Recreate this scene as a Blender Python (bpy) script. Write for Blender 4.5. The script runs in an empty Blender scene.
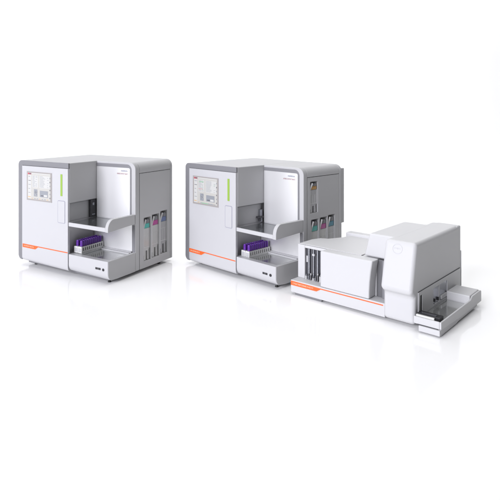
import bpy, bmesh, math, random
from mathutils import Vector, Matrix
random.seed(7)
C = bpy.context.scene.collection
PI = math.pi

# ------------------------------------------------------------------ materials
def mat(name, col, rough=.4, metal=0., coat=0., noise=0., nscale=60., bump=0., bscale=400., emit=None, alpha=None, trans=0., aniso=None):
    m = bpy.data.materials.new(name); m.use_nodes = True
    nt = m.node_tree; b = nt.nodes['Principled BSDF']
    c = (*col, 1) if len(col) == 3 else col
    b.inputs['Base Color'].default_value = c
    b.inputs['Roughness'].default_value = rough
    b.inputs['Metallic'].default_value = metal
    if name.startswith('white_') : b.inputs['Specular IOR Level'].default_value = .14 if name == 'white_plastic' else .32
    b.inputs['Coat Weight'].default_value = coat
    b.inputs['Coat Roughness'].default_value = .08
    if trans: b.inputs['Transmission Weight'].default_value = trans
    if emit:
        b.inputs['Emission Color'].default_value = (*emit[0], 1); b.inputs['Emission Strength'].default_value = emit[1]
    tc = nt.nodes.new('ShaderNodeTexCoord')
    if noise:
        n = nt.nodes.new('ShaderNodeTexNoise'); n.inputs['Scale'].default_value = nscale; n.inputs['Detail'].default_value = 5
        r = nt.nodes.new('ShaderNodeMapRange'); r.inputs['To Min'].default_value = max(0, rough - noise); r.inputs['To Max'].default_value = rough + noise
        if aniso:
            mp = nt.nodes.new('ShaderNodeMapping'); mp.inputs['Scale'].default_value = aniso
            nt.links.new(tc.outputs['Object'], mp.inputs['Vector']); nt.links.new(mp.outputs['Vector'], n.inputs['Vector'])
        else:
            nt.links.new(tc.outputs['Object'], n.inputs['Vector'])
        nt.links.new(n.outputs['Fac'], r.inputs['Value']); nt.links.new(r.outputs['Result'], b.inputs['Roughness'])
    if bump:
        n2 = nt.nodes.new('ShaderNodeTexNoise'); n2.inputs['Scale'].default_value = bscale; n2.inputs['Detail'].default_value = 3
        bp = nt.nodes.new('ShaderNodeBump'); bp.inputs['Strength'].default_value = bump; bp.inputs['Distance'].default_value = .001
        nt.links.new(tc.outputs['Object'], n2.inputs['Vector']); nt.links.new(n2.outputs['Fac'], bp.inputs['Height'])
        nt.links.new(bp.outputs['Normal'], b.inputs['Normal'])
    return m

M = dict(
    white=mat('white_plastic', (.485, .485, .492), .58, noise=.02, nscale=9, bump=.05),
    panel=mat('white_lacquer', (.505, .505, .517), .32, coat=.15, noise=.015, nscale=6),
    steel=mat('brushed_panel', (.80, .80, .805), .34, metal=.5, noise=.02, nscale=60, aniso=(1, 1, 30)),
    cover=mat('white_cover', (.56, .56, .567), .48, noise=.02, nscale=9, bump=.05),
    post=mat('grey_post', (.13, .13, .138), .5, noise=.03, nscale=20),
    trim=mat('grey_trim', (.205, .205, .218), .42, noise=.05, nscale=20),
    gap=mat('dark_gap', (.045, .045, .05), .6),
    shelf=mat('dark_polished_steel', (.30, .31, .32), .16, metal=.85, noise=.05, nscale=12, aniso=(3, 40, 3)),
    tray=mat('polished_tray', (.50, .51, .50), .12, metal=.7, noise=.04, nscale=12),
    black=mat('black_plastic', (.012, .012, .014), .35, noise=.05, nscale=30),
    rubber=mat('black_rubber', (.02, .02, .02), .7),
    orange=mat('orange_print', (.76, .125, .022), .4),
    cream=mat('pale_print', (.72, .50, .36), .45),
    green=mat('green_strip', (.27, .43, .06), .35),
    outline=mat('outline_print', (.33, .33, .39), .5),
    screen=mat('screen_ground', (.44, .432, .405), .3, emit=((1, .985, .95), .06)),
    bezel=mat('screen_bezel', (.33, .31, .30), .35),
    ui_red=mat('screen_red', (.55, .03, .07), .3),
    ui_dark=mat('screen_dark', (.13, .13, .15), .3),
    ui_grey=mat('screen_grey', (.27, .285, .31), .3),
    ui_light=mat('screen_light', (.50, .50, .485), .3, emit=((1, 1, 1), .06)),
    ui_green=mat('screen_green', (.26, .44, .30), .3),
    ui_pink=mat('screen_pink', (.50, .28, .28), .3),
    ui_tan=mat('screen_tan', (.60, .42, .24), .3),
    purple=mat('purple_cap', (.125, .024, .345), .25, noise=.05, nscale=40),
    tube=mat('tube_plastic', (.50, .46, .50), .25),
    rack=mat('rack_plastic', (.74, .74, .72), .4, noise=.05, nscale=30),
    slot=mat('rack_slot', (.16, .16, .16), .5),
    bottle=mat('clear_grey_bottle', (.50, .50, .49), .22, coat=.3, noise=.06, nscale=8),
    bottle2=mat('clear_grey_bottle_dark', (.38, .38, .39), .22, coat=.3, noise=.06, nscale=8),
    rim=mat('rim_and_highlight', (.62, .62, .62), .25),
    teal=mat('teal_cap', (.07, .42, .37), .35),
    magenta=mat('magenta_cap', (.42, .07, .27), .35),
    blue=mat('blue_cap', (.13, .17, .32), .35),
    petrol=mat('petrol_cap', (.06, .22, .30), .35),
    amber=mat('amber_cap', (.46, .25, .07), .35),
    hose=mat('white_hose', (.62, .62, .62), .35),
    pocket=mat('pocket_lining', (.50, .50, .50), .5),
    window=mat('dark_window', (.055, .056, .066), .10, coat=.6),
    rail=mat('steel_rail', (.34, .35, .38), .25, metal=.8),
    ink=mat('grey_ink', (.20, .22, .30), .5),
    redink=mat('red_ink', (.38, .23, .24), .5),
    emboss=mat('pale_emblem', (.50, .50, .515), .5),
    feet=mat('grey_foot', (.19, .19, .20), .55),
)

# ------------------------------------------------------------------ mesh helper
class MB:
    def __init__(s): s.v, s.f, s.m = [], [], []
    def face(s, pts, mi=0):
        n = len(s.v); s.v += [tuple(p) for p in pts]; s.f.append(list(range(n, n + len(pts)))); s.m.append(mi)
    def box(s, x0, x1, y0, y1, z0, z1, mi=0):
        n = len(s.v)
        s.v += [(x0,y0,z0),(x1,y0,z0),(x1,y1,z0),(x0,y1,z0),(x0,y0,z1),(x1,y0,z1),(x1,y1,z1),(x0,y1,z1)]
        for q in ((0,3,2,1),(4,5,6,7),(0,1,5,4),(1,2,6,5),(2,3,7,6),(3,0,4,7)):
            s.f.append([n + i for i in q]); s.m.append(mi)
        return s
    def prism(s, pts, axis, a0, a1, mi=0):
        """closed outline in the two other axes (in xyz order), pushed along axis"""
        def P(p, a):
            if axis == 'x': return (a, p[0], p[1])
            if axis == 'y': return (p[0], a, p[1])
            return (p[0], p[1], a)
        n = len(s.v); k = len(pts)
        s.v += [P(p, a0) for p in pts] + [P(p, a1) for p in pts]
        s.f.append([n + i for i in range(k)]); s.m.append(mi)
        s.f.append([n + k + i for i in reversed(range(k))]); s.m.append(mi)
        for i in range(k):
            j = (i + 1) % k
            s.f.append([n + j, n + i, n + k + i, n + k + j]); s.m.append(mi)
        return s
    def cyl(s, c, r, h, axis='z', seg=16, mi=0, r2=None):
        r2 = r if r2 is None else r2; n = len(s.v)
        for rr, o in ((r, 0), (r2, h)):
            for i in range(seg):
                a = 2 * PI * i / seg; u, w = rr * math.cos(a), rr * math.sin(a)
                d = {'z': (u, w, o), 'y': (u, o, w), 'x': (o, u, w)}[axis]
                s.v.append((c[0] + d[0], c[1] + d[1], c[2] + d[2]))
        s.f.append([n + i for i in range(seg)]); s.m.append(mi)
        s.f.append([n + seg + i for i in reversed(range(seg))]); s.m.append(mi)
        for i in range(seg):
            j = (i + 1) % seg
            s.f.append([n + j, n + i, n + seg + i, n + seg + j]); s.m.append(mi)
        return s
    def tube(s, pts, r, seg=10, mi=0):
        rings = []
        for i, p in enumerate(pts):
            p = Vector(p); t = (Vector(pts[min(i + 1, len(pts) - 1)]) - Vector(pts[max(i - 1, 0)])).normalized()
            a = Vector((1, 0, 0)) if abs(t.x) < .9 else Vector((0, 1, 0))
            u = t.cross(a).normalized(); w = t.cross(u)
            n = len(s.v)
            s.v += [tuple(p + r * (math.cos(2*PI*k/seg) * u + math.sin(2*PI*k/seg) * w)) for k in range(seg)]
            rings.append(n)
        for a, b in zip(rings, rings[1:]):
            for k in range(seg):
                j = (k + 1) % seg; s.f.append([a + k, a + j, b + j, b + k]); s.m.append(mi)
        s.f.append([rings[0] + k for k in reversed(range(seg))]); s.m.append(mi)
        s.f.append([rings[-1] + k for k in range(seg)]); s.m.append(mi)
        return s
    def ring(s, c, r, w, axis_u, axis_v, seg=40, mi=0, depth=.0012):
        """flat ring of real thickness in the plane u, v"""
        u, v = Vector(axis_u).normalized(), Vector(axis_v).normalized(); nrm = u.cross(v); c = Vector(c)
        n = len(s.v)
        for i in range(seg):
            a = 2 * PI * i / seg; d = math.cos(a) * u + math.sin(a) * v
            for rr, o in ((r - w, 0), (r, 0), (r, depth), (r - w, depth)):
                s.v.append(tuple(c + d * rr + nrm * o))
        for i in range(seg):
            j = (i + 1) % seg
            for a, b in ((0, 1), (1, 2), (2, 3), (3, 0)):
                s.f.append([n + 4*i + a, n + 4*j + a, n + 4*j + b, n + 4*i + b]); s.m.append(mi)
        return s
    def warp(s, fn):
        s.v = [fn(*v) for v in s.v]; return s
    def build(s, name, mats, parent=None, bevel=0., seg=3, angle=35, label=None, merge=False):
        me = bpy.data.meshes.new(name); me.from_pydata(s.v, [], s.f)
        for m in (mats if isinstance(mats, (list, tuple)) else [mats]): me.materials.append(M[m])
        for p, i in zip(me.polygons, s.m): p.material_index = i
        bm = bmesh.new(); bm.from_mesh(me)
        if merge: bmesh.ops.remove_doubles(bm, verts=bm.verts, dist=1e-5)
        bmesh.ops.recalc_face_normals(bm, faces=bm.faces)
        for f in bm.faces: f.smooth = True
        if not bevel:
            for e in bm.edges:
                if len(e.link_faces) != 2 or e.calc_face_angle(0) > math.radians(angle): e.smooth = False
        bm.to_mesh(me); bm.free()
        o = bpy.data.objects.new(name, me); C.objects.link(o)
        if parent: o.parent = parent
        if label: o['label'] = label
        if bevel:
            b = o.modifiers.new('bevel', 'BEVEL'); b.width = bevel; b.segments = seg; b.limit_method = 'ANGLE'; b.angle_limit = math.radians(angle)
            w = o.modifiers.new('normals', 'WEIGHTED_NORMAL'); w.keep_sharp = True
        return o

def arc(cx, cz, r, a0, a1, n=8):
    return [(cx + r * math.cos(math.radians(a0 + (a1 - a0) * i / n)), cz + r * math.sin(math.radians(a0 + (a1 - a0) * i / n))) for i in range(n + 1)]

def empty(name, loc, rz, label, cat, group=None):
    o = bpy.data.objects.new(name, None); C.objects.link(o)
    o.empty_display_size = .1; o.location = loc; o.rotation_euler = (0, 0, rz)
    o['label'] = label; o['category'] = cat
    if group: o['group'] = group
    return o

def clone(root):
    c = root.copy(); C.objects.link(c)
    for ch in list(root.children):
        d = ch.copy(); C.objects.link(d); d.parent = c; d.matrix_parent_inverse = ch.matrix_parent_inverse
        for g in ch.children:
            e = g.copy(); C.objects.link(e); e.parent = d; e.matrix_parent_inverse = g.matrix_parent_inverse
    return c

def scribble(mb, x, z, w, h, y, mi=0, step=None, seed=1):
    """letter-like strokes for print too small to read, on a plane facing -y"""
    rnd = random.Random(seed); step = step or h * .62; t = max(h * .16, .0006)
    X = x
    while X + step * .8 < x + w:
        lw = step * rnd.uniform(.55, .8); k = rnd.randrange(4)
        mb.box(X, X + t, y - .0008, y, z, z + h, mi)
        if k in (0, 2): mb.box(X + lw - t, X + lw, y - .0008, y, z, z + h * rnd.uniform(.6, 1), mi)
        if k in (0, 1, 3): mb.box(X + t, X + lw, y - .0008, y, z + h - t, z + h, mi)
        if k in (1, 2): mb.box(X + t, X + lw - (t if k == 2 else 0), y - .0008, y, z + h * .45, z + h * .45 + t, mi)
        if k == 3: mb.box(X + t, X + lw, y - .0008, y, z, z + t, mi)
        X += step * rnd.choice((.95, 1, 1, 1.35))

# ------------------------------------------------------------------ the analyzer
def make_analyzer(p):
    W, wt, d1, D, H = p['W'], p['wt'], p['d1'], p['D'], p['H']
    zf, zb, sh, ck = p['zf'], p['zb'], p['shelf'], p['cheek']
    root = empty('laboratory_analyzer', (p['x'], p['y'], 0), p['a'], p['label'], 'laboratory analyzer', 'blood analyzers standing side by side')
    L = lambda mb, n, m, **k: mb.build(n, m, root, **k)
    sl = (p['zf1'] - zf) / W; zfx = lambda x: zf + sl * x
    shear = lambda x, y, z: (x, y, z + sl * x * max(0, min(1, (.22 - z) / .08)))
    R = .042; yd = .018; xn = wt - .035; zt = p['seam']       # door depth, notch
    # housing: tower with a notched right flank, and the set-back right block
    tow = arc(R, H - R, R, 180, 90) + [(wt, H), (wt, zt), (xn, zt), (xn, zb - .004), (wt, zb - .004), (wt, zfx(wt))] + arc(.045, zf + .045, .045, 270, 180)
    h = MB().prism(tow, 'y', yd, D)
    RR = .065; top = [(wt, H), ] + arc(W - RR, H - RR, RR, 90, 0)
    xp, ya, yb, zs = W - .075, p['py0'], p['py1'], p['pz1']
    zl = .03
    h.prism(top + [(W, zl), (wt, zl)], 'y', d1, ya)
    h.prism(top + [(W, zs), (wt, zs)], 'y', ya, yb)
    h.box(wt, xp, ya, yb, zl, zs)
    h.prism(top + [(W, zl), (wt, zl)], 'y', yb, D)
    ho = L(h, 'housing', 'white', bevel=.006, seg=3, angle=40)
    # tower front: grey trim round the top and the left side, door panel inside it
    bw, bh = p['bandw'], p['bandh']
    t = MB().prism(arc(R, H - R, R, 180, 90) + [(wt - .001, H), (wt - .001, H - bh), (bw, H - bh), (bw, zf + .002)] + arc(.045, zf + .045, .045, 265, 180, 6), 'y', 0, yd)
    L(t, 'front_trim', 'trim', bevel=.0025, seg=2, angle=50)
    dz0, dz1, dx0, dx1 = zf - .002, H - bh - .0025, bw + .002, wt - .002
    prof = [(-.005, dz1), (yd, dz1), (yd, dz0)] + [(-.005 + .03 - .03 * math.sin(math.radians(a)), dz0 + .035 - .035 * math.cos(math.radians(a))) for a in range(15, 91, 15)]
    door = L(MB().prism(prof, 'x', dx0, dx1).warp(shear), 'front_door', 'panel', bevel=.002, seg=2, angle=50)
    yf = -.005
    # touch screen
    a0, a1, b0, b1 = p['screen']
    w_, h_ = a1 - a0, b1 - b0
    s = MB().box(a0, a1, yf - .003, yf + .001, b0, b1, 0)
    def ui(x0, x1, z0, z1, mi, lift=.0012):
        s.box(a0 + x0 * w_, a0 + x1 * w_, yf - .003 - lift, yf - .0028, b0 + z0 * h_, b0 + z1 * h_, mi)
    ui(.045, .955, .05, .965, 1)
    rnd = random.Random(p['seed'])
    ui(.055, .19, .905, .955, 2, .002); ui(.10, .185, .915, .95, 3, .0024)
    ui(.20, .94, .93, .955, 5, .0016)
    ui(.06, .185, .06, .88, 9 if p['seed'] == 2 else 5, .0014)
    ui(.06, .16, .10, .135, 8, .002)
    for k in range(5):
        z = .82 - k * .14; ui(.075, .075 + rnd.uniform(.06, .10), z, z + .018, 3 if k == 1 else 4, .002)
    for cx in ((.23, .46), (.52, .92)):
        ui(cx[0], cx[1], .46, .88, 5, .0015)
        for k in range(11):
            z = .85 - k * .036
            ui(cx[0] + .015, cx[0] + .015 + rnd.uniform(.3, .55) * (cx[1] - cx[0]), z, z + .010, 4, .002)
            if rnd.random() < .7: ui(cx[1] - .09, cx[1] - .09 + rnd.uniform(.03, .07), z, z + .010, 6 if p['seed'] == 2 and k % 3 == 0 else 4, .002)
    if p['seed'] == 2:
        ui(.26, .44, .80, .83, 6, .0022); ui(.24, .40, .55, .57, 7, .0022)
        ui(.36, .62, .055, .085, 10, .0022); ui(.62, .9, .06, .08, 4, .0022)
    ui(.30, .44, .15, .40, 4, .0018)
    for k in range(26):
        x, z = rnd.gauss(.37, .028), rnd.gauss(.275, .05)
        if .305 < x < .43 and .16 < z < .39: ui(x, x + .012, z, z + .014, 3 if k % 3 else 5, .0024)
    ui(.54, .86, .15, .37, 4, .0018); ui(.57, .84, .27, .355, 11, .0022); ui(.58, .68, .18, .215, 3, .0024); ui(.70, .83, .17, .24, 5, .0024)
    for k in range(6): ui(.925, .95, .12 + k * .135, .165 + k * .135, 4 if k % 2 else 3, .002)
    for k in range(7): ui(.21 + k * .10, .27 + k * .10, .065, .085, 4 if k % 3 else 8, .002)
    s.build('touch_screen', ['bezel', 'screen', 'ui_red', 'ui_dark', 'ui_grey', 'ui_light', 'ui_green', 'ui_pink', 'ui_tan', 'ui_pink' if p['seed'] == 9 else 'ui_light', 'ui_green', 'ui_grey'], door)
    g = p['strip']
    MB().box(g[0], g[1], yf - .0025, yf + .001, g[2], g[3]).build('indicator_strip', 'green', door, bevel=.001, seg=2)
    # door handle: recessed plate in a thin outline
    e = p['handle']; r = .014
    def rr(x0, x1, z0, z1, r): return arc(x0 + r, z0 + r, r, 180, 270, 5) + arc(x1 - r, z0 + r, r, 270, 360, 5) + arc(x1 - r, z1 - r, r, 0, 90, 5) + arc(x0 + r, z1 - r, r, 90, 180, 5)
    hm = MB().prism(rr(e[0], e[1], e[2], e[3], r), 'y', yf - .0008, yf + .001, 0)
    hm.prism(rr(e[0] + .006, e[1] - .006, e[2] + .006, e[3] - .006, r - .005), 'y', yf - .0025, yf + .001, 1)
    hm.build('door_handle', ['outline', 'panel'], door)
    # orange flash with its print
    o = p['flash']   # x0, xa (lower end), xb (upper end), x1, ztop, zbot
    t_ = .0085
    om = MB().prism([(o[0], o[5]), (o[1], o[5]), (o[2], o[4] - t_), (o[3], o[4] - t_), (o[3], o[4]), (o[0], o[4])], 'y', yf - .0014, yf + .001, 0)
    scribble(om, o[0] + .02, o[5] + .012, (o[1] - o[0]) * .78, (o[4] - o[5]) * .34, yf - .0014, 1, seed=p['seed'])
    om.build('accent_stripe', ['orange', 'cream'], door)
    # set-back right front: trim, steel panel, lower panel, jamb
    tf = .004
    band = arc(W - RR, H - RR, RR - .018, 90, 0)
    xi = p['px1']
    ro, ri = .052, .024
    xo = xi + .018
    t = MB().prism([(wt + .001, H - .018)] + arc(xo - ro, H - .018 - ro, ro, 90, 0) + [(xo, sh[1] + .003), (xi + .004, sh[1] + .003)] + arc(xi + .004 - ri, H - .048 - ri, ri, 0, 90) + [(wt + .001, H - .048)], 'y', d1 - tf, d1 + .002)
    t.box(xi + .028, W - .004, d1 - tf, d1 + .002, zb + .002, sh[0] - .004)  # lower jamb strip, shade on it put in as trim grey
    L(t, 'block_trim_and_jamb_shade', 'trim', bevel=.002, seg=2, angle=50)
    L(MB().box(wt + .004, xi + .002, d1 - .0035, d1 + .001, sh[1] + .002, H - .051), 'splash_panel', 'steel', bevel=.0015, seg=2)
    L(MB().box(wt - .030, xi + .026, d1 - .0035, d1 + .001, zb + .004, sh[0] - .003), 'splash_panel', 'steel', bevel=.0015, seg=2)
    lm = MB(); z0 = H - .085
    scribble(lm, xi - .10, z0, .075, .013, d1 - .0036, 0, seed=4)
    scribble(lm, xi - .15, z0 - .026, .13, .012, d1 - .0036, 1, seed=5)
    L(lm, 'printed_mark', ['ink', 'redink'])
    # flank of the tower above and inside the sampling bay
    L(MB().box(xn + .001, xn + .004, yd + .02, d1 - .006, sh[1] + .004, zt - .012), 'bay_liner', 'white')
    if p['rail']:
        r_ = MB().box(xn + .004, wt - .004, d1 - .075, d1 - .006, sh[1] + .001, zt - .004, 0)
        r_.box(wt - .004, wt - .001, d1 - .052, d1 - .030, sh[1] + .11, sh[1] + .135, 1).box(wt - .004, wt - .002, d1 - .06, d1 - .02, sh[1] + .02, sh[1] + .03, 1)
    else:
        r_ = MB().box(xn + .004, wt - .008, d1 - .04, d1 - .008, sh[1] + .001, zt - .06, 1)
        r_.box(xn + .004, wt + .004, d1 - .075, d1 - .008, sh[1] + .040, sh[1] + .056, 0).box(xn + .004, wt - .002, d1 - .05, d1 - .035, sh[1] + .012, sh[1] + .041, 0)
    L(r_, 'sampler_rail', ['gap', 'rail'], bevel=.0015, seg=2)
    # shelf
    z0, z1 = sh
    s1 = MB().box(wt + .001, W - .034, 0, .012, z0, z1, 0).box(wt + .001, W - .034, .012, d1 - .005, z0, z1 - .012, 0)
    so = L(s1, 'shelf', ['panel'], bevel=.002, seg=2)
    MB().box(wt + .002, W - .035, .013, d1 - .0055, z1 - .011, z1 - .005).build('shelf_top', 'shelf', so)
    cy = .075
    prof = [(-.002, z0 - .003), (-.002, ck - .085)] + [(-.002 + cy - cy * math.cos(math.radians(a)), ck - .085 + .085 * math.sin(math.radians(a))) for a in range(10, 91, 10)] + [(d1 - .0045, ck - .006), (d1 - .0045, z0 + .012), (d1 - .05, z0 + .010)]
    L(MB().prism(prof, 'x', W - .034, W), 'shelf_cheek', 'white', bevel=.004, seg=3, angle=40)
    # drawer
    r0 = .055
    zl2 = p['zf1']
    curve = [(r0 - r0 * math.cos(math.radians(a)), zl2 + .062 - .062 * math.sin(math.radians(a))) for a in range(0, 91, 10)]
    fr = MB().prism([(0, zb)] + curve + [(.06, zl2), (.06, zb)], 'x', wt + .003, W - .004, 0).warp(lambda x, y, z: (x, y, z + sl * (x - W) * max(0, min(1, (.18 - z) / .08))))
    dr = L(fr, 'drawer_front', 'panel', bevel=.0025, seg=2, angle=50)
    sd = MB().prism([(.0015, zb + .001)] + [(y + .0015, z) for y, z in curve] + [(.12, zl), (d1 - .002, zl), (d1 - .002, zb + .001)], 'x', W - .0035, W, 0)
    sd.box(W - .034, W - .0037, .061, d1 - .002, zl + .01, zb, 0).box(wt - .03, W - .035, .061, d1 - .004, zl + .01, zb - .016, 0)
    sd.box(wt + .003, W - .035, d1 - .05, d1 - .036, zb - .016, zb + .004, 0).box(wt + .003, W - .035, d1 - .022, d1 - .006, zb - .016, zb + .010, 0)
    L(sd, 'drawer_body', 'white', bevel=.0012, seg=2, angle=50)
    L(MB().box(wt - .028, W - .038, .063, d1 - .052, zb - .015, zb - .008), 'drawer_tray', 'tray', bevel=.001, seg=1)
    if p['lift']:
        L(MB().box(wt + .002, wt + .105, .066, d1 - .054, zb - .0078, zb - .0078 + p['lift']), 'rack_rest', 'tray', bevel=.001, seg=1)
    # sockets
    u = p['usb']
    for i in range(2):
        x = u[0] + i * (u[1] - u[0]) * .53
        MB().box(x, x + (u[1] - u[0]) * .46, -.002, .002, u[2], u[3], 0).box(x + .004, x + (u[1] - u[0]) * .46 - .004, -.003, -.0015, (u[2] + u[3]) / 2 - .001, (u[2] + u[3]) / 2 + .003, 1).build('usb_port', ['black', 'gap'], dr)
    j = p['jack']
    MB().cyl((j[0], -.004, j[1]), .0115, .006, 'y', 20, 0).cyl((j[0], -.0055, j[1]), .005, .003, 'y', 12, 1).build('power_button', ['black', 'gap'], dr)
    # right side panel with cut-outs and pockets
    holes = p['slots'] + ([p['upper']] if p['upper'] else [])
    ys = sorted({ya + .004, yb - .004, *[q for hh in holes for q in hh[:2]]}); zz = sorted({zl + .0015, zs - .004, *[q for hh in holes for q in hh[2:]]})
    X0, X1 = W - .068, W - .001
    sp = MB()
    inside = lambda y, z: any(hh[0] < y < hh[1] and hh[2] < z < hh[3] for hh in holes)
    for i in range(len(ys) - 1):
        for k in range(len(zz) - 1):
            if not inside((ys[i] + ys[i+1]) / 2, (zz[k] + zz[k+1]) / 2):
                sp.face([(X1, ys[i], zz[k]), (X1, ys[i+1], zz[k]), (X1, ys[i+1], zz[k+1]), (X1, ys[i], zz[k+1])])
    y0, y1, za, zc = ys[0], ys[-1], zz[0], zz[-1]
    Q = [(y0, za), (y1, za), (y1, zc), (y0, zc)]
    for a, b in zip(Q, Q[1:] + Q[:1]): sp.face([(X1, *a), (X0, *a), (X0, *b), (X1, *b)])
    for hh in holes:
        q = [(hh[0], hh[2]), (hh[1], hh[2]), (hh[1], hh[3]), (hh[0], hh[3])]
        for a, b in zip(q, q[1:] + q[:1]): sp.face([(X1, *a), (X1, *b), (X0 + .004, *b), (X0 + .004, *a)], 1)
        sp.face([(X0 + .004, *c) for c in q], 1)
    L(sp, 'side_panel', ['white', 'pocket'], merge=True)
    gm = MB().box(W - .07, W - .004, ya + .0005, ya + .0035, zl, zs - .0005).box(W - .07, W - .004, ya + .004, yb - .0005, zs - .0035, zs - .0005)
    L(gm, 'panel_gasket', 'gap')
    if p['rear']:
        L(MB().box(W - .25, W - .004, D + .001, D + .048, p['rear'][0], p['rear'][1]), 'rear_box', 'white', bevel=.004)
    L(MB().box(.06, wt - .03, .075, D - .05, .018, zfx(wt) + .003).box(wt - .029, W - .05, .075, D - .05, .018, zl + .003), 'base_plate', 'trim')
    for x, y in ((.13, .105), (W - .06, .085), (W - .05, D - .16), (.13, D - .1)):
        zz_ = zf + .03 if x < wt else zl + .004
        L(MB().cyl((x, y, 0), .015, .010, 'z', 18, 0, .013).cyl((x, y, .009), .010, zz_ - .008, 'z', 14, 0), 'foot', 'rubber')
    return root

def at(p, x, y, z):
    c, s = math.cos(p['a']), math.sin(p['a'])
    return (p['x'] + c * x - s * y, p['y'] + s * x + c * y, z)

# the tube, the rack and the bottle are built once and copied
def make_tube(loc, rz, label, group):
    r = empty('sample_tube', loc, rz, label, 'sample tube', group)
    MB().cyl((0, 0, 0), .0085, .052, 'z', 14, 0).build('tube_body', 'tube', r)
    m = MB().cyl((0, 0, .046), .0132, .046, 'z', 18, 0, .0128).cyl((0, 0, .0915), .0126, .006, 'z', 18, 0, .0100)
    for k in range(12):
        a = 2 * PI * k / 12; m.box(.0128 * math.cos(a) - .0009, .0128 * math.cos(a) + .0009, .0128 * math.sin(a) - .0009, .0128 * math.sin(a) + .0009, .050, .086)
    m.build('tube_cap', 'purple', r)
    return r

def make_rack(loc, rz, label, group, ln=.285, w=.0445, h=.055):
    r = empty('tube_rack', loc, rz, label, 'tube rack', group)
    b = MB()
    b.box(0, w, 0, ln, 0, .010).box(0, w, 0, .010, .010, h).box(0, w, ln - .010, ln, .010, h)
    pitch = (ln - .02) / 10
    for sx in (0, w - .004):
        b.box(sx, sx + .004, .010, ln - .010, h - .010, h).box(sx, sx + .004, .010, ln - .010, .010, .018)
        for i in range(11):
            y = .010 + i * pitch
            b.box(sx, sx + .004, max(.010, y - .0065), min(ln - .010, y + .0065), .018, h - .010)
    for i in range(1, 10):
        y = .010 + i * pitch; b.box(.004, w - .004, y - .0015, y + .0015, .010, h - .002)
    b.build('rack_body', 'rack', r)
    MB().box(.006, w - .006, -.0012, .001, .008, h - .012).build('rack_end_plate', 'panel', r, bevel=.001, seg=2)
    return r

def make_bottle(loc, rz, label, group, colour, w, h, dark=False, cat='reagent bottle'):
    """narrow bottle seen through its slot: x outwards, y along the panel; stands at its base"""
    r = empty('reagent_bottle', loc, rz, label, cat, group)
    k = h / .40
    def prof(s): return [(-s * w * .42, h * .30), (-s * w * .42, h * .74)]
    b = MB()
    lo, mid, sh, top = 0, .22 * h, .30 * h, .76 * h
    out = [(-.10*w, mid), (-.10*w, lo), (-.40*w, lo), (-.36*w, mid), (-.45*w, sh), (-.45*w, top), (.45*w, top), (.45*w, sh), (.36*w, mid), (.40*w, lo), (.12*w, lo), (.12*w, mid)]
    b.prism(out, 'x', -.035, -.006, 0)
    bo = b.build('bottle_body', 'bottle2' if dark else 'bottle', r, bevel=.003, seg=2, angle=30)
    for q in ((-.485*w, -.43*w, sh*.4), (.44*w, .485*w, sh*.9)):
        MB().box(-.0058, -.002, q[0], q[1], q[2], top, 0).build('edge_rib', 'rim', r)
    MB().box(-.0058, -.0046, -.40*w, .40*w, top - .16*h, top - .155*h, 0).box(-.0058, -.0046, -.40*w, .40*w, sh, sh + .004, 0).box(-.0058, -.005, -.14*w, -.11*w, sh + .005, top - .165*h, 0).box(-.0058, -.005, .20*w, .24*w, sh + .005, top - .165*h, 0).build('level_and_highlight_lines', 'rim', bo)  # pale strips: liquid level lines, and upright highlights put in as colour
    c = MB().prism([(-.40*w, top + .001), (.45*w, top + .001), (.45*w, h*.87), (-.17*w, h*.87)], 'x', -.034, -.0045, 0)
    c.build('bottle_cap', colour, r, bevel=.003, seg=2, angle=30)
    MB().prism([(-.16*w, h*.8712), (.43*w, h*.8712), (.43*w, h*.945), (.20*w, h*.975), (-.02*w, h*.95)], 'x', -.033, -.0060, 0).box(-.0058, -.003, .05*w, .16*w, h*.88, h*.93, 0).build('cap_grip', 'trim', r, bevel=.002, seg=2, angle=30)
    pts = [(-.012 + .009 * math.sin(a), -.42*w + .24*w * (1 - math.cos(a)) , top - .01*k + h * .24 * a / (PI / 2)) for a in [i * PI / 2 / 8 for i in range(9)]]
    MB().tube(pts, w * .075, 10, 0).build('cap_hose', 'hose', r)
    return r

A1 = dict(x=-1.5368, y=5.0143, a=-.5940, W=1.1457, wt=.6763, d1=.3657, D=.950, H=1.006, zf=.058, zf1=.034, zb=.198, shelf=(.446, .480), cheek=.548,
          seam=.648, bandw=.058, bandh=.047, screen=(.130, .470, .637, .906), strip=(.582, .606, .708, .904), handle=(.545, .642, .464, .668),
          flash=(.068, .245, .285, .672, .214, .180), px1=1.083, py0=.425, py1=.915, pz1=.908, usb=(1.002, 1.062, .118, .135), jack=(1.092, .125),
          slots=[(.490, .594, .094, .492), (.614, .728, .098, .502), (.748, .862, .104, .516)], upper=None, rail=True, rear=None, lift=.013, seed=1,
          label='white benchtop blood analyzer standing alone at the far left of the row')
A2 = dict(x=.0721, y=5.0792, a=-.8530, W=1.1069, wt=.6692, d1=.3766, D=.980, H=.9756, zf=.034, zf1=.036, zb=.1924, shelf=(.416, .449), cheek=.535,
          seam=.625, bandw=.060, bandh=.046, screen=(.116, .457, .595, .860), strip=(.569, .593, .671, .868), handle=(.537, .626, .430, .629),
          flash=(.062, .230, .277, .664, .156, .120), px1=1.046, py0=.431, py1=.940, pz1=.892, usb=(.966, 1.018, .108, .124), jack=(1.050, .114),
          slots=[(.490, .606, .094, .515), (.624, .740, .098, .518), (.752, .866, .104, .525)], upper=(.476, .593, .572, .850), rail=False, rear=(.425, .938), lift=0, seed=2,
          label='white blood analyzer with an extra amber-topped slot, just behind the low white instrument')
make_analyzer(A1)
make_analyzer(A2)

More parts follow.
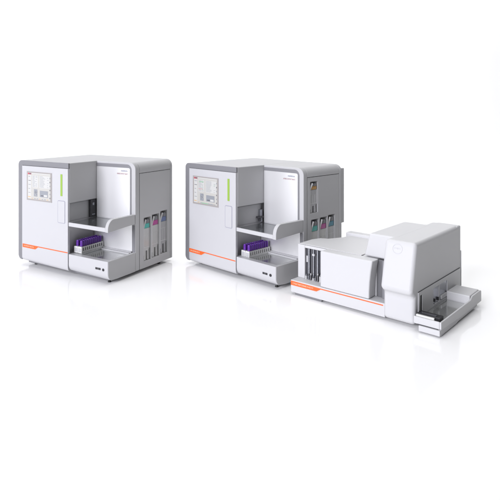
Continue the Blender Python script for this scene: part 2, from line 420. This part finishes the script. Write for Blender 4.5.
PLACE = ('left', 'middle')
tube0 = rack0 = None
for p, who in ((A1, 'far left analyzer'), (A2, 'middle analyzer')):
    zr = p['zb'] - .0075 + p['lift']
    x0 = .680 if p is A1 else .668
    for k in range(2):
        side = 'inner rack of purple-capped tubes, against the tower' if k == 0 else 'outer white rack with slotted long side facing out'
        lab = ('%s, %s' % (side, who)); loc = at(p, x0 + k * .0475, .068, zr); grp = 'tube racks in the analyzer drawers'
        if rack0 is None: rack0 = r = make_rack(loc, p['a'], lab, grp)
        else:
            r = clone(rack0); r.location = loc; r.rotation_euler.z = p['a']; r['label'] = lab
        for i in range(10):
            which = 'inner' if k == 0 else 'outer'
            lab = 'purple-capped sample tube in the %s rack of the %s' % (which, who)
            grp = 'tubes in the %s rack of the %s' % (which, who)
            loc = at(p, x0 + k * .0475 + .02225, .068 + .010 + .0265 * (i + .5), zr + .0105)
            if tube0 is None: tube0 = t = make_tube(loc, p['a'], lab, grp)
            else:
                t = clone(tube0); t.location = loc; t.rotation_euler.z = p['a'] ; t['label'] = lab; t['group'] = grp
    cols = ('teal', 'magenta', 'blue') if p is A1 else ('teal', 'magenta', 'petrol')
    for hh, c in zip(p['slots'], cols):
        w, hgt = hh[1] - hh[0], hh[3] - hh[2]
        nm = {'petrol': 'dark blue-green', 'blue': 'dark blue'}.get(c, c)
        make_bottle(at(p, p['W'] - .004, (hh[0] + hh[1]) / 2, hh[2] + .002), p['a'], 'grey reagent bottle with %s cap in the side of the %s' % (nm, who),
                    'reagent bottles in the side slots', c, w * .92, hgt - .012, dark=(c in ('blue', 'petrol')))
    if p['upper']:
        hh = p['upper']
        make_bottle(at(p, p['W'] - .004, (hh[0] + hh[1]) / 2, hh[2] + .002), p['a'], 'amber-topped dark bottle in the upper side slot of the middle analyzer',
                    'reagent bottles in the side slots', 'amber', (hh[1] - hh[0]) * .92, hh[3] - hh[2] - .012, dark=True)

# ------------------------------------------------------------------ the low slide instrument
def make_slide_unit():
    root = empty('slide_preparation_unit', (.9036, 4.1734, 0), -.7955, 'low white slide preparation instrument with a tall round-cornered head at the right', 'laboratory instrument')
    L = lambda mb, n, m, **k: mb.build(n, m, root, **k)
    xs, xh = .971, .757
    # base
    base = L(MB().box(0, xh + .01, 0, .16, .018, .1150).box(.02, .95, .161, .88, .018, .1150), 'base', 'cover', bevel=.005)
    z = lambda x: .1105
    t_ = .0075
    o = MB().prism([(.002, .074), (.232, .074), (.268, .1045 - t_), (xh - .002, .1045 - t_), (xh - .002, .1045), (.268, .1045), (.002, .1085)], 'y', -.0016, .002, 0)
    scribble(o, .022, .085, .19, .0125, -.0016, 1, seed=11)
    o.build('accent_stripe', ['orange', 'cream'], base)
    L(MB().box(.034, .270, .010, .06, 0, .0175), 'foot', 'feet', bevel=.002)
    L(MB().box(.4, .9, .4, .7, 0, .0175), 'foot', 'feet', bevel=.002)
    # rear body
    zt = .385
    plan = [(0, .105), (.74, .105), (.74, .70), (.165, .70), (.150, .56), (.085, .42), (.03, .40), (0, .30)]
    wx0, wx1, wz0, wz1 = .064, .40, .118, .362
    b = MB()
    plan_b = [(0, .150), (.74, .150), (.74, .70), (.165, .70), (.150, .56), (.085, .42), (.03, .40), (0, .30)]
    b.prism(plan_b, 'z', .1152, zt)
    b.box(0, wx0, .105, .1495, .1152, zt - .0015).box(wx0, .66, .105, .1495, wz1, zt - .0015)
    b.box(wx1, .66, .105, .1495, .1152, wz1)
    L(b, 'rear_body', 'cover', bevel=.004, angle=25)
    # recessed window with its rails and small fittings
    w = L(MB().box(wx0 + .001, wx1 - .001, .124, .149, wz0, wz1 - .001), 'window', 'window')
    fit = MB()
    for x, r in ((.098, .007), (.140, .005), (.176, .006), (.222, .005)): fit.cyl((x, .115, wz0), r, wz1 - wz0 - .002, 'z', 12, 0)
    fit.box(.075, .088, .112, .1235, .25, .30, 1).box(.130, .150, .107, .1235, .31, .325, 1)
    fit.build('guide_rail', ['rail', 'emboss'], w, bevel=0)
    fm = MB(); rnd = random.Random(3)
    for k in range(7):
        x = .078 + k * .021; h = rnd.uniform(.018, .05)
        fm.cyl((x, .104 + rnd.uniform(-.006, .002), .1156), .0065, h, 'z', 12, k % 3).cyl((x, .104, .1156 + h), .004, .014, 'z', 10, (k + 1) % 3)
    fm.build('nozzle_row', ['hose', 'rail', 'post'], w)
    # protruding front cover
    cx0, cx1 = .262, .662
    pr = [(cx0, .1158), (.650, .1158), (.651, .17), (.655, .24), (.663, .31), (.676, zt + .006), (cx0, zt + .006)]
    L(MB().prism(pr, 'y', .003, .1055), 'front_cover', 'cover', bevel=.010, seg=4, angle=40)
    # lid plates lying on the body and the raised rear lip
    L(MB().prism([(.012, .112), (.54, .112), (.54, .67), (.172, .67), (.160, .56), (.095, .415), (.04, .39), (.012, .30)], 'z', zt + .0005, zt + .006), 'top_lid', 'cover', bevel=.002, seg=2, angle=25)
    L(MB().box(.13, .60, .655, .74, zt - .02, zt + .030), 'rear_lip', 'cover', bevel=.010, seg=4)
    # inner grey post between cover and head
    L(MB().box(.662, .708, .108, .1495, .1155, zt - .001, 0).box(.7085, .757, .090, .1495, .1155, zt - .001, 1), 'inner_post', ['post', 'trim'], bevel=.002, seg=2)
    # head
    ht = .562
    prof = [(-.004, .018), (-.003, .203), (-.056, .240), (.026, ht), (.90, ht), (.90, .018)]
    hd = MB().prism(prof, 'x', xh, xs)
    ho = L(hd, 'head_cover', 'cover', bevel=.026, seg=7, angle=15)
    L(MB().prism([(.560, zt + .0065), (.600, ht + .0008), (xh + .05, ht + .0008), (xh + .05, zt + .0065)], 'y', .118, .742), 'head_shoulder', 'cover', bevel=.012, seg=4, angle=25)
    L(MB().box(.795, xs - .0015, .84, .925, .10, ht - .002), 'head_back', 'cover', bevel=.012, seg=4)
    L(MB().box(.90, xs + .001, .9255, .935, .06, .36), 'rear_strip', 'cover', bevel=.004)
    # round emblem on the sloping front
    s0, s1 = Vector((0, -.056, .240)), Vector((0, .026, ht)); d = (s1 - s0).normalized()
    c = s0 + d * ((.510 - .240) / d.z) + Vector((.850, 0, 0)); n = Vector((1, 0, 0)).cross(d)
    e = MB().ring(c + n * .0002, .034, .0028, (1, 0, 0), d, 48, 0, .0012)
    sub = MB(); scribble(sub, -.024, -.003, .050, .011, 0, 0, seed=21)
    Rm = Matrix((Vector((1, 0, 0)), -n, d)).transposed()
    nb = len(e.v); e.v += [tuple(Rm @ Vector(v) + c) for v in sub.v]; e.f += [[i + nb for i in f] for f in sub.f]; e.m += sub.m
    e.build('round_emblem', 'emboss', ho)
    # lower side panel with its slot and window
    holes = [(.078, .116, .076, .204), (.317, .600, .078, .198)]
    ys = sorted({.050, .895, *[q for h in holes for q in h[:2]]}); zz = sorted({.030, .228, *[q for h in holes for q in h[2:]]})
    X1, X0 = xs + .006, xs + .0005
    sp = MB(); inside = lambda y, z: any(h[0] < y < h[1] and h[2] < z < h[3] for h in holes)
    for i in range(len(ys) - 1):
        for k in range(len(zz) - 1):
            if not inside((ys[i] + ys[i+1]) / 2, (zz[k] + zz[k+1]) / 2):
                sp.box(X0, X1, ys[i], ys[i+1], zz[k], zz[k+1])
    so = L(sp, 'side_panel', 'cover')
    MB().box(xs + .0003, xs + .002, .079, .115, .077, .203).build('slide_slot', 'rubber', so)
    wn = MB().box(xs + .0003, xs + .0015, .318, .599, .079, .197, 0)
    wn.box(xs + .0015, xs + .008, .318, .450, .079, .082, 1).box(xs + .0015, xs + .004, .43, .445, .082, .196, 1)
    wn.box(xs + .0015, xs + .012, .33, .35, .10, .118, 2).box(xs + .0015, xs + .012, .40, .415, .095, .115, 2).box(xs + .0015, xs + .010, .47, .58, .085, .11, 1)
    wn.build('side_window', ['rail', 'cover', 'black'], so)
    L(MB().box(xs + .0003, xs + .003, .052, .893, .2285, .2315), 'panel_gasket', 'gap')
    # output tray
    x1 = 1.150; x0 = xs + .0065
    tr = MB()
    tr.box(x0, x1 - .012, -.036, -.022, .052, .098)                                     # front wall
    side = [(-.036, .056), (-.030, .050), (.27, .040), (.285, .034), (.80, .034), (.80, .110), (.785, .118), (.60, .118), (.56, .098), (-.036, .098)]
    tr.prism(side, 'x', x1 - .0115, x1)
    tr.box(x0, x1 - .012, -.0215, .56, .045, .060)
    to = L(tr, 'output_tray', 'cover', bevel=.003, seg=2, angle=30)
    L(MB().box(x0, x1 - .013, .575, .79, .036, .121), 'tray_block', 'cover', bevel=.008, seg=3)
    MB().box(x0 + .002, x1 - .014, .002, .555, .0605, .064).build('tray_floor', 'tray', to)
    lw = MB().box(1.012, x1 - .006, -.046, -.030, .010, .046, 0)
    lw.prism([(-.029, .008), (.27, .008), (.30, .014), (.72, .016), (.72, .033), (.288, .033), (.27, .039), (-.029, .048)], 'x', 1.035, x1 - .006, 0)
    L(lw, 'tray_drawer', 'cover', bevel=.003, seg=2, angle=30)
    L(MB().box(1.0, x1 - .02, -.032, -.0302, .0465, .0515), 'drawer_gap', 'gap')
    L(MB().box(x0 + .02, x1 - .03, .02, .05, 0, .0075), 'foot', 'feet'); L(MB().box(x0 + .02, x1 - .03, .60, .66, 0, .0155), 'foot', 'feet')
    return root
make_slide_unit()
P3 = dict(x=.9036, y=4.1734, a=-.7955)
mg = empty('slide_magazine', at(P3, .9785, -.018, .0605), P3['a'], 'black slide magazine lying at the front of the output tray', 'slide magazine')
mb = MB().box(.004, .150, .022, .088, .004, .050)
mb.build('magazine_body', 'black', mg, bevel=.003, seg=2)
MB().box(.018, .120, .030, .062, .0505, .0515).build('slot_cover', 'window', mg)
MB().box(.006, .120, .002, .018, .004, .046).build('label_plate', 'rack', mg, bevel=.002, seg=2)

# ------------------------------------------------------------------ seamless studio sweep
fl = bpy.data.materials.new('white_sweep'); fl.use_nodes = True
nt = fl.node_tree; b = nt.nodes['Principled BSDF']
b.inputs['Base Color'].default_value = (.93, .93, .925, 1); b.inputs['Roughness'].default_value = .10; b.inputs['IOR'].default_value = 1.45
tc = nt.nodes.new('ShaderNodeTexCoord'); n = nt.nodes.new('ShaderNodeTexNoise'); n.inputs['Scale'].default_value = 3
r = nt.nodes.new('ShaderNodeMapRange'); r.inputs['To Min'].default_value = .07; r.inputs['To Max'].default_value = .13
nt.links.new(tc.outputs['Object'], n.inputs['Vector']); nt.links.new(n.outputs['Fac'], r.inputs['Value']); nt.links.new(r.outputs['Result'], b.inputs['Roughness'])
M['sweep'] = fl
yb, rad, topz = 14., 3., 9.
prof = [(-4, 0)] + [(yb - rad + rad * math.sin(math.radians(a)), rad - rad * math.cos(math.radians(a))) for a in range(0, 91, 5)] + [(yb, topz)]
sw = MB()
for (a, c), (d, e) in zip(prof, prof[1:]):
    sw.face([(-18, a, c), (18, a, c), (18, d, e), (-18, d, e)])
sw.m = [0 if i == 0 else 1 for i in range(len(sw.m))]
M['cloth'] = mat('white_sweep_matte', (.93, .93, .925), 1.0)
M['cloth'].node_tree.nodes['Principled BSDF'].inputs['Specular IOR Level'].default_value = 0
so = sw.build('backdrop', ['sweep', 'cloth'], None, angle=20, merge=True)
so['kind'] = 'structure'; so['label'] = 'seamless white studio floor curving up into the backdrop'; so['category'] = 'backdrop'

# ------------------------------------------------------------------ light
wd = bpy.data.worlds.new('World'); bpy.context.scene.world = wd; wd.use_nodes = True
wd.node_tree.nodes['Background'].inputs['Color'].default_value = (.9, .92, 1, 1)
wd.node_tree.nodes['Background'].inputs['Strength'].default_value = .05

def area(name, loc, target, size, power, col, size_y=None):
    l = bpy.data.lights.new(name, 'AREA'); l.energy = power; l.color = col; l.size = size
    if size_y: l.shape = 'RECTANGLE'; l.size_y = size_y
    o = bpy.data.objects.new(name, l); C.objects.link(o); o.location = loc
    o.rotation_euler = (Vector(target) - Vector(loc)).to_track_quat('-Z', 'Y').to_euler()
    return o
def E2P(E, dist): return E * dist * dist * PI * PI      # irradiance/pi wanted on axis -> lamp power
Ld = Vector((-.64, -.68, .30)).normalized(); ctr = Vector((0, 5, .4))
area('key_softbox', ctr + Ld * 26, ctr, 12, E2P(1.12, 26), (.965, .965, 1.05))
area('added_side_fill', (-11, 3.2, 2.6), (0, 4.6, .5), 7, E2P(.15, 11), (.98, .98, 1.03), 5)  # added lamp, gives the steel panels a bright reflection and fills the fronts
area('top_softbox', (.8, 6.0, 9.0), (.8, 6.0, 0), 11, E2P(1.07, 9.0), (1, 1, 1), 11)
area('backdrop_light', (5, 10., 8.9), (5, 14, 3.2), 14, E2P(.74, 6.), (1, 1, 1), 2)  # extra lamp added only to whiten the sweep behind the machines

# ------------------------------------------------------------------ camera
cam = bpy.data.cameras.new('camera'); co = bpy.data.objects.new('camera', cam); C.objects.link(co)
co.location = (0, 0, 1.4043); co.rotation_euler = (PI / 2, 0, 0)
cam.sensor_width = 36; cam.lens = 520.507 * 36 / 500
cam.shift_x = (250 - 178.005) / 500; cam.shift_y = -(250 - 118.671) / 500
cam.clip_start = .05; cam.clip_end = 200
S = bpy.context.scene; S.camera = co
S.view_settings.view_transform = 'Standard'; S.view_settings.look = 'None'; S.view_settings.exposure = 0; S.view_settings.gamma = 1
S.cycles.max_bounces = 10
S.cycles.use_denoising = True
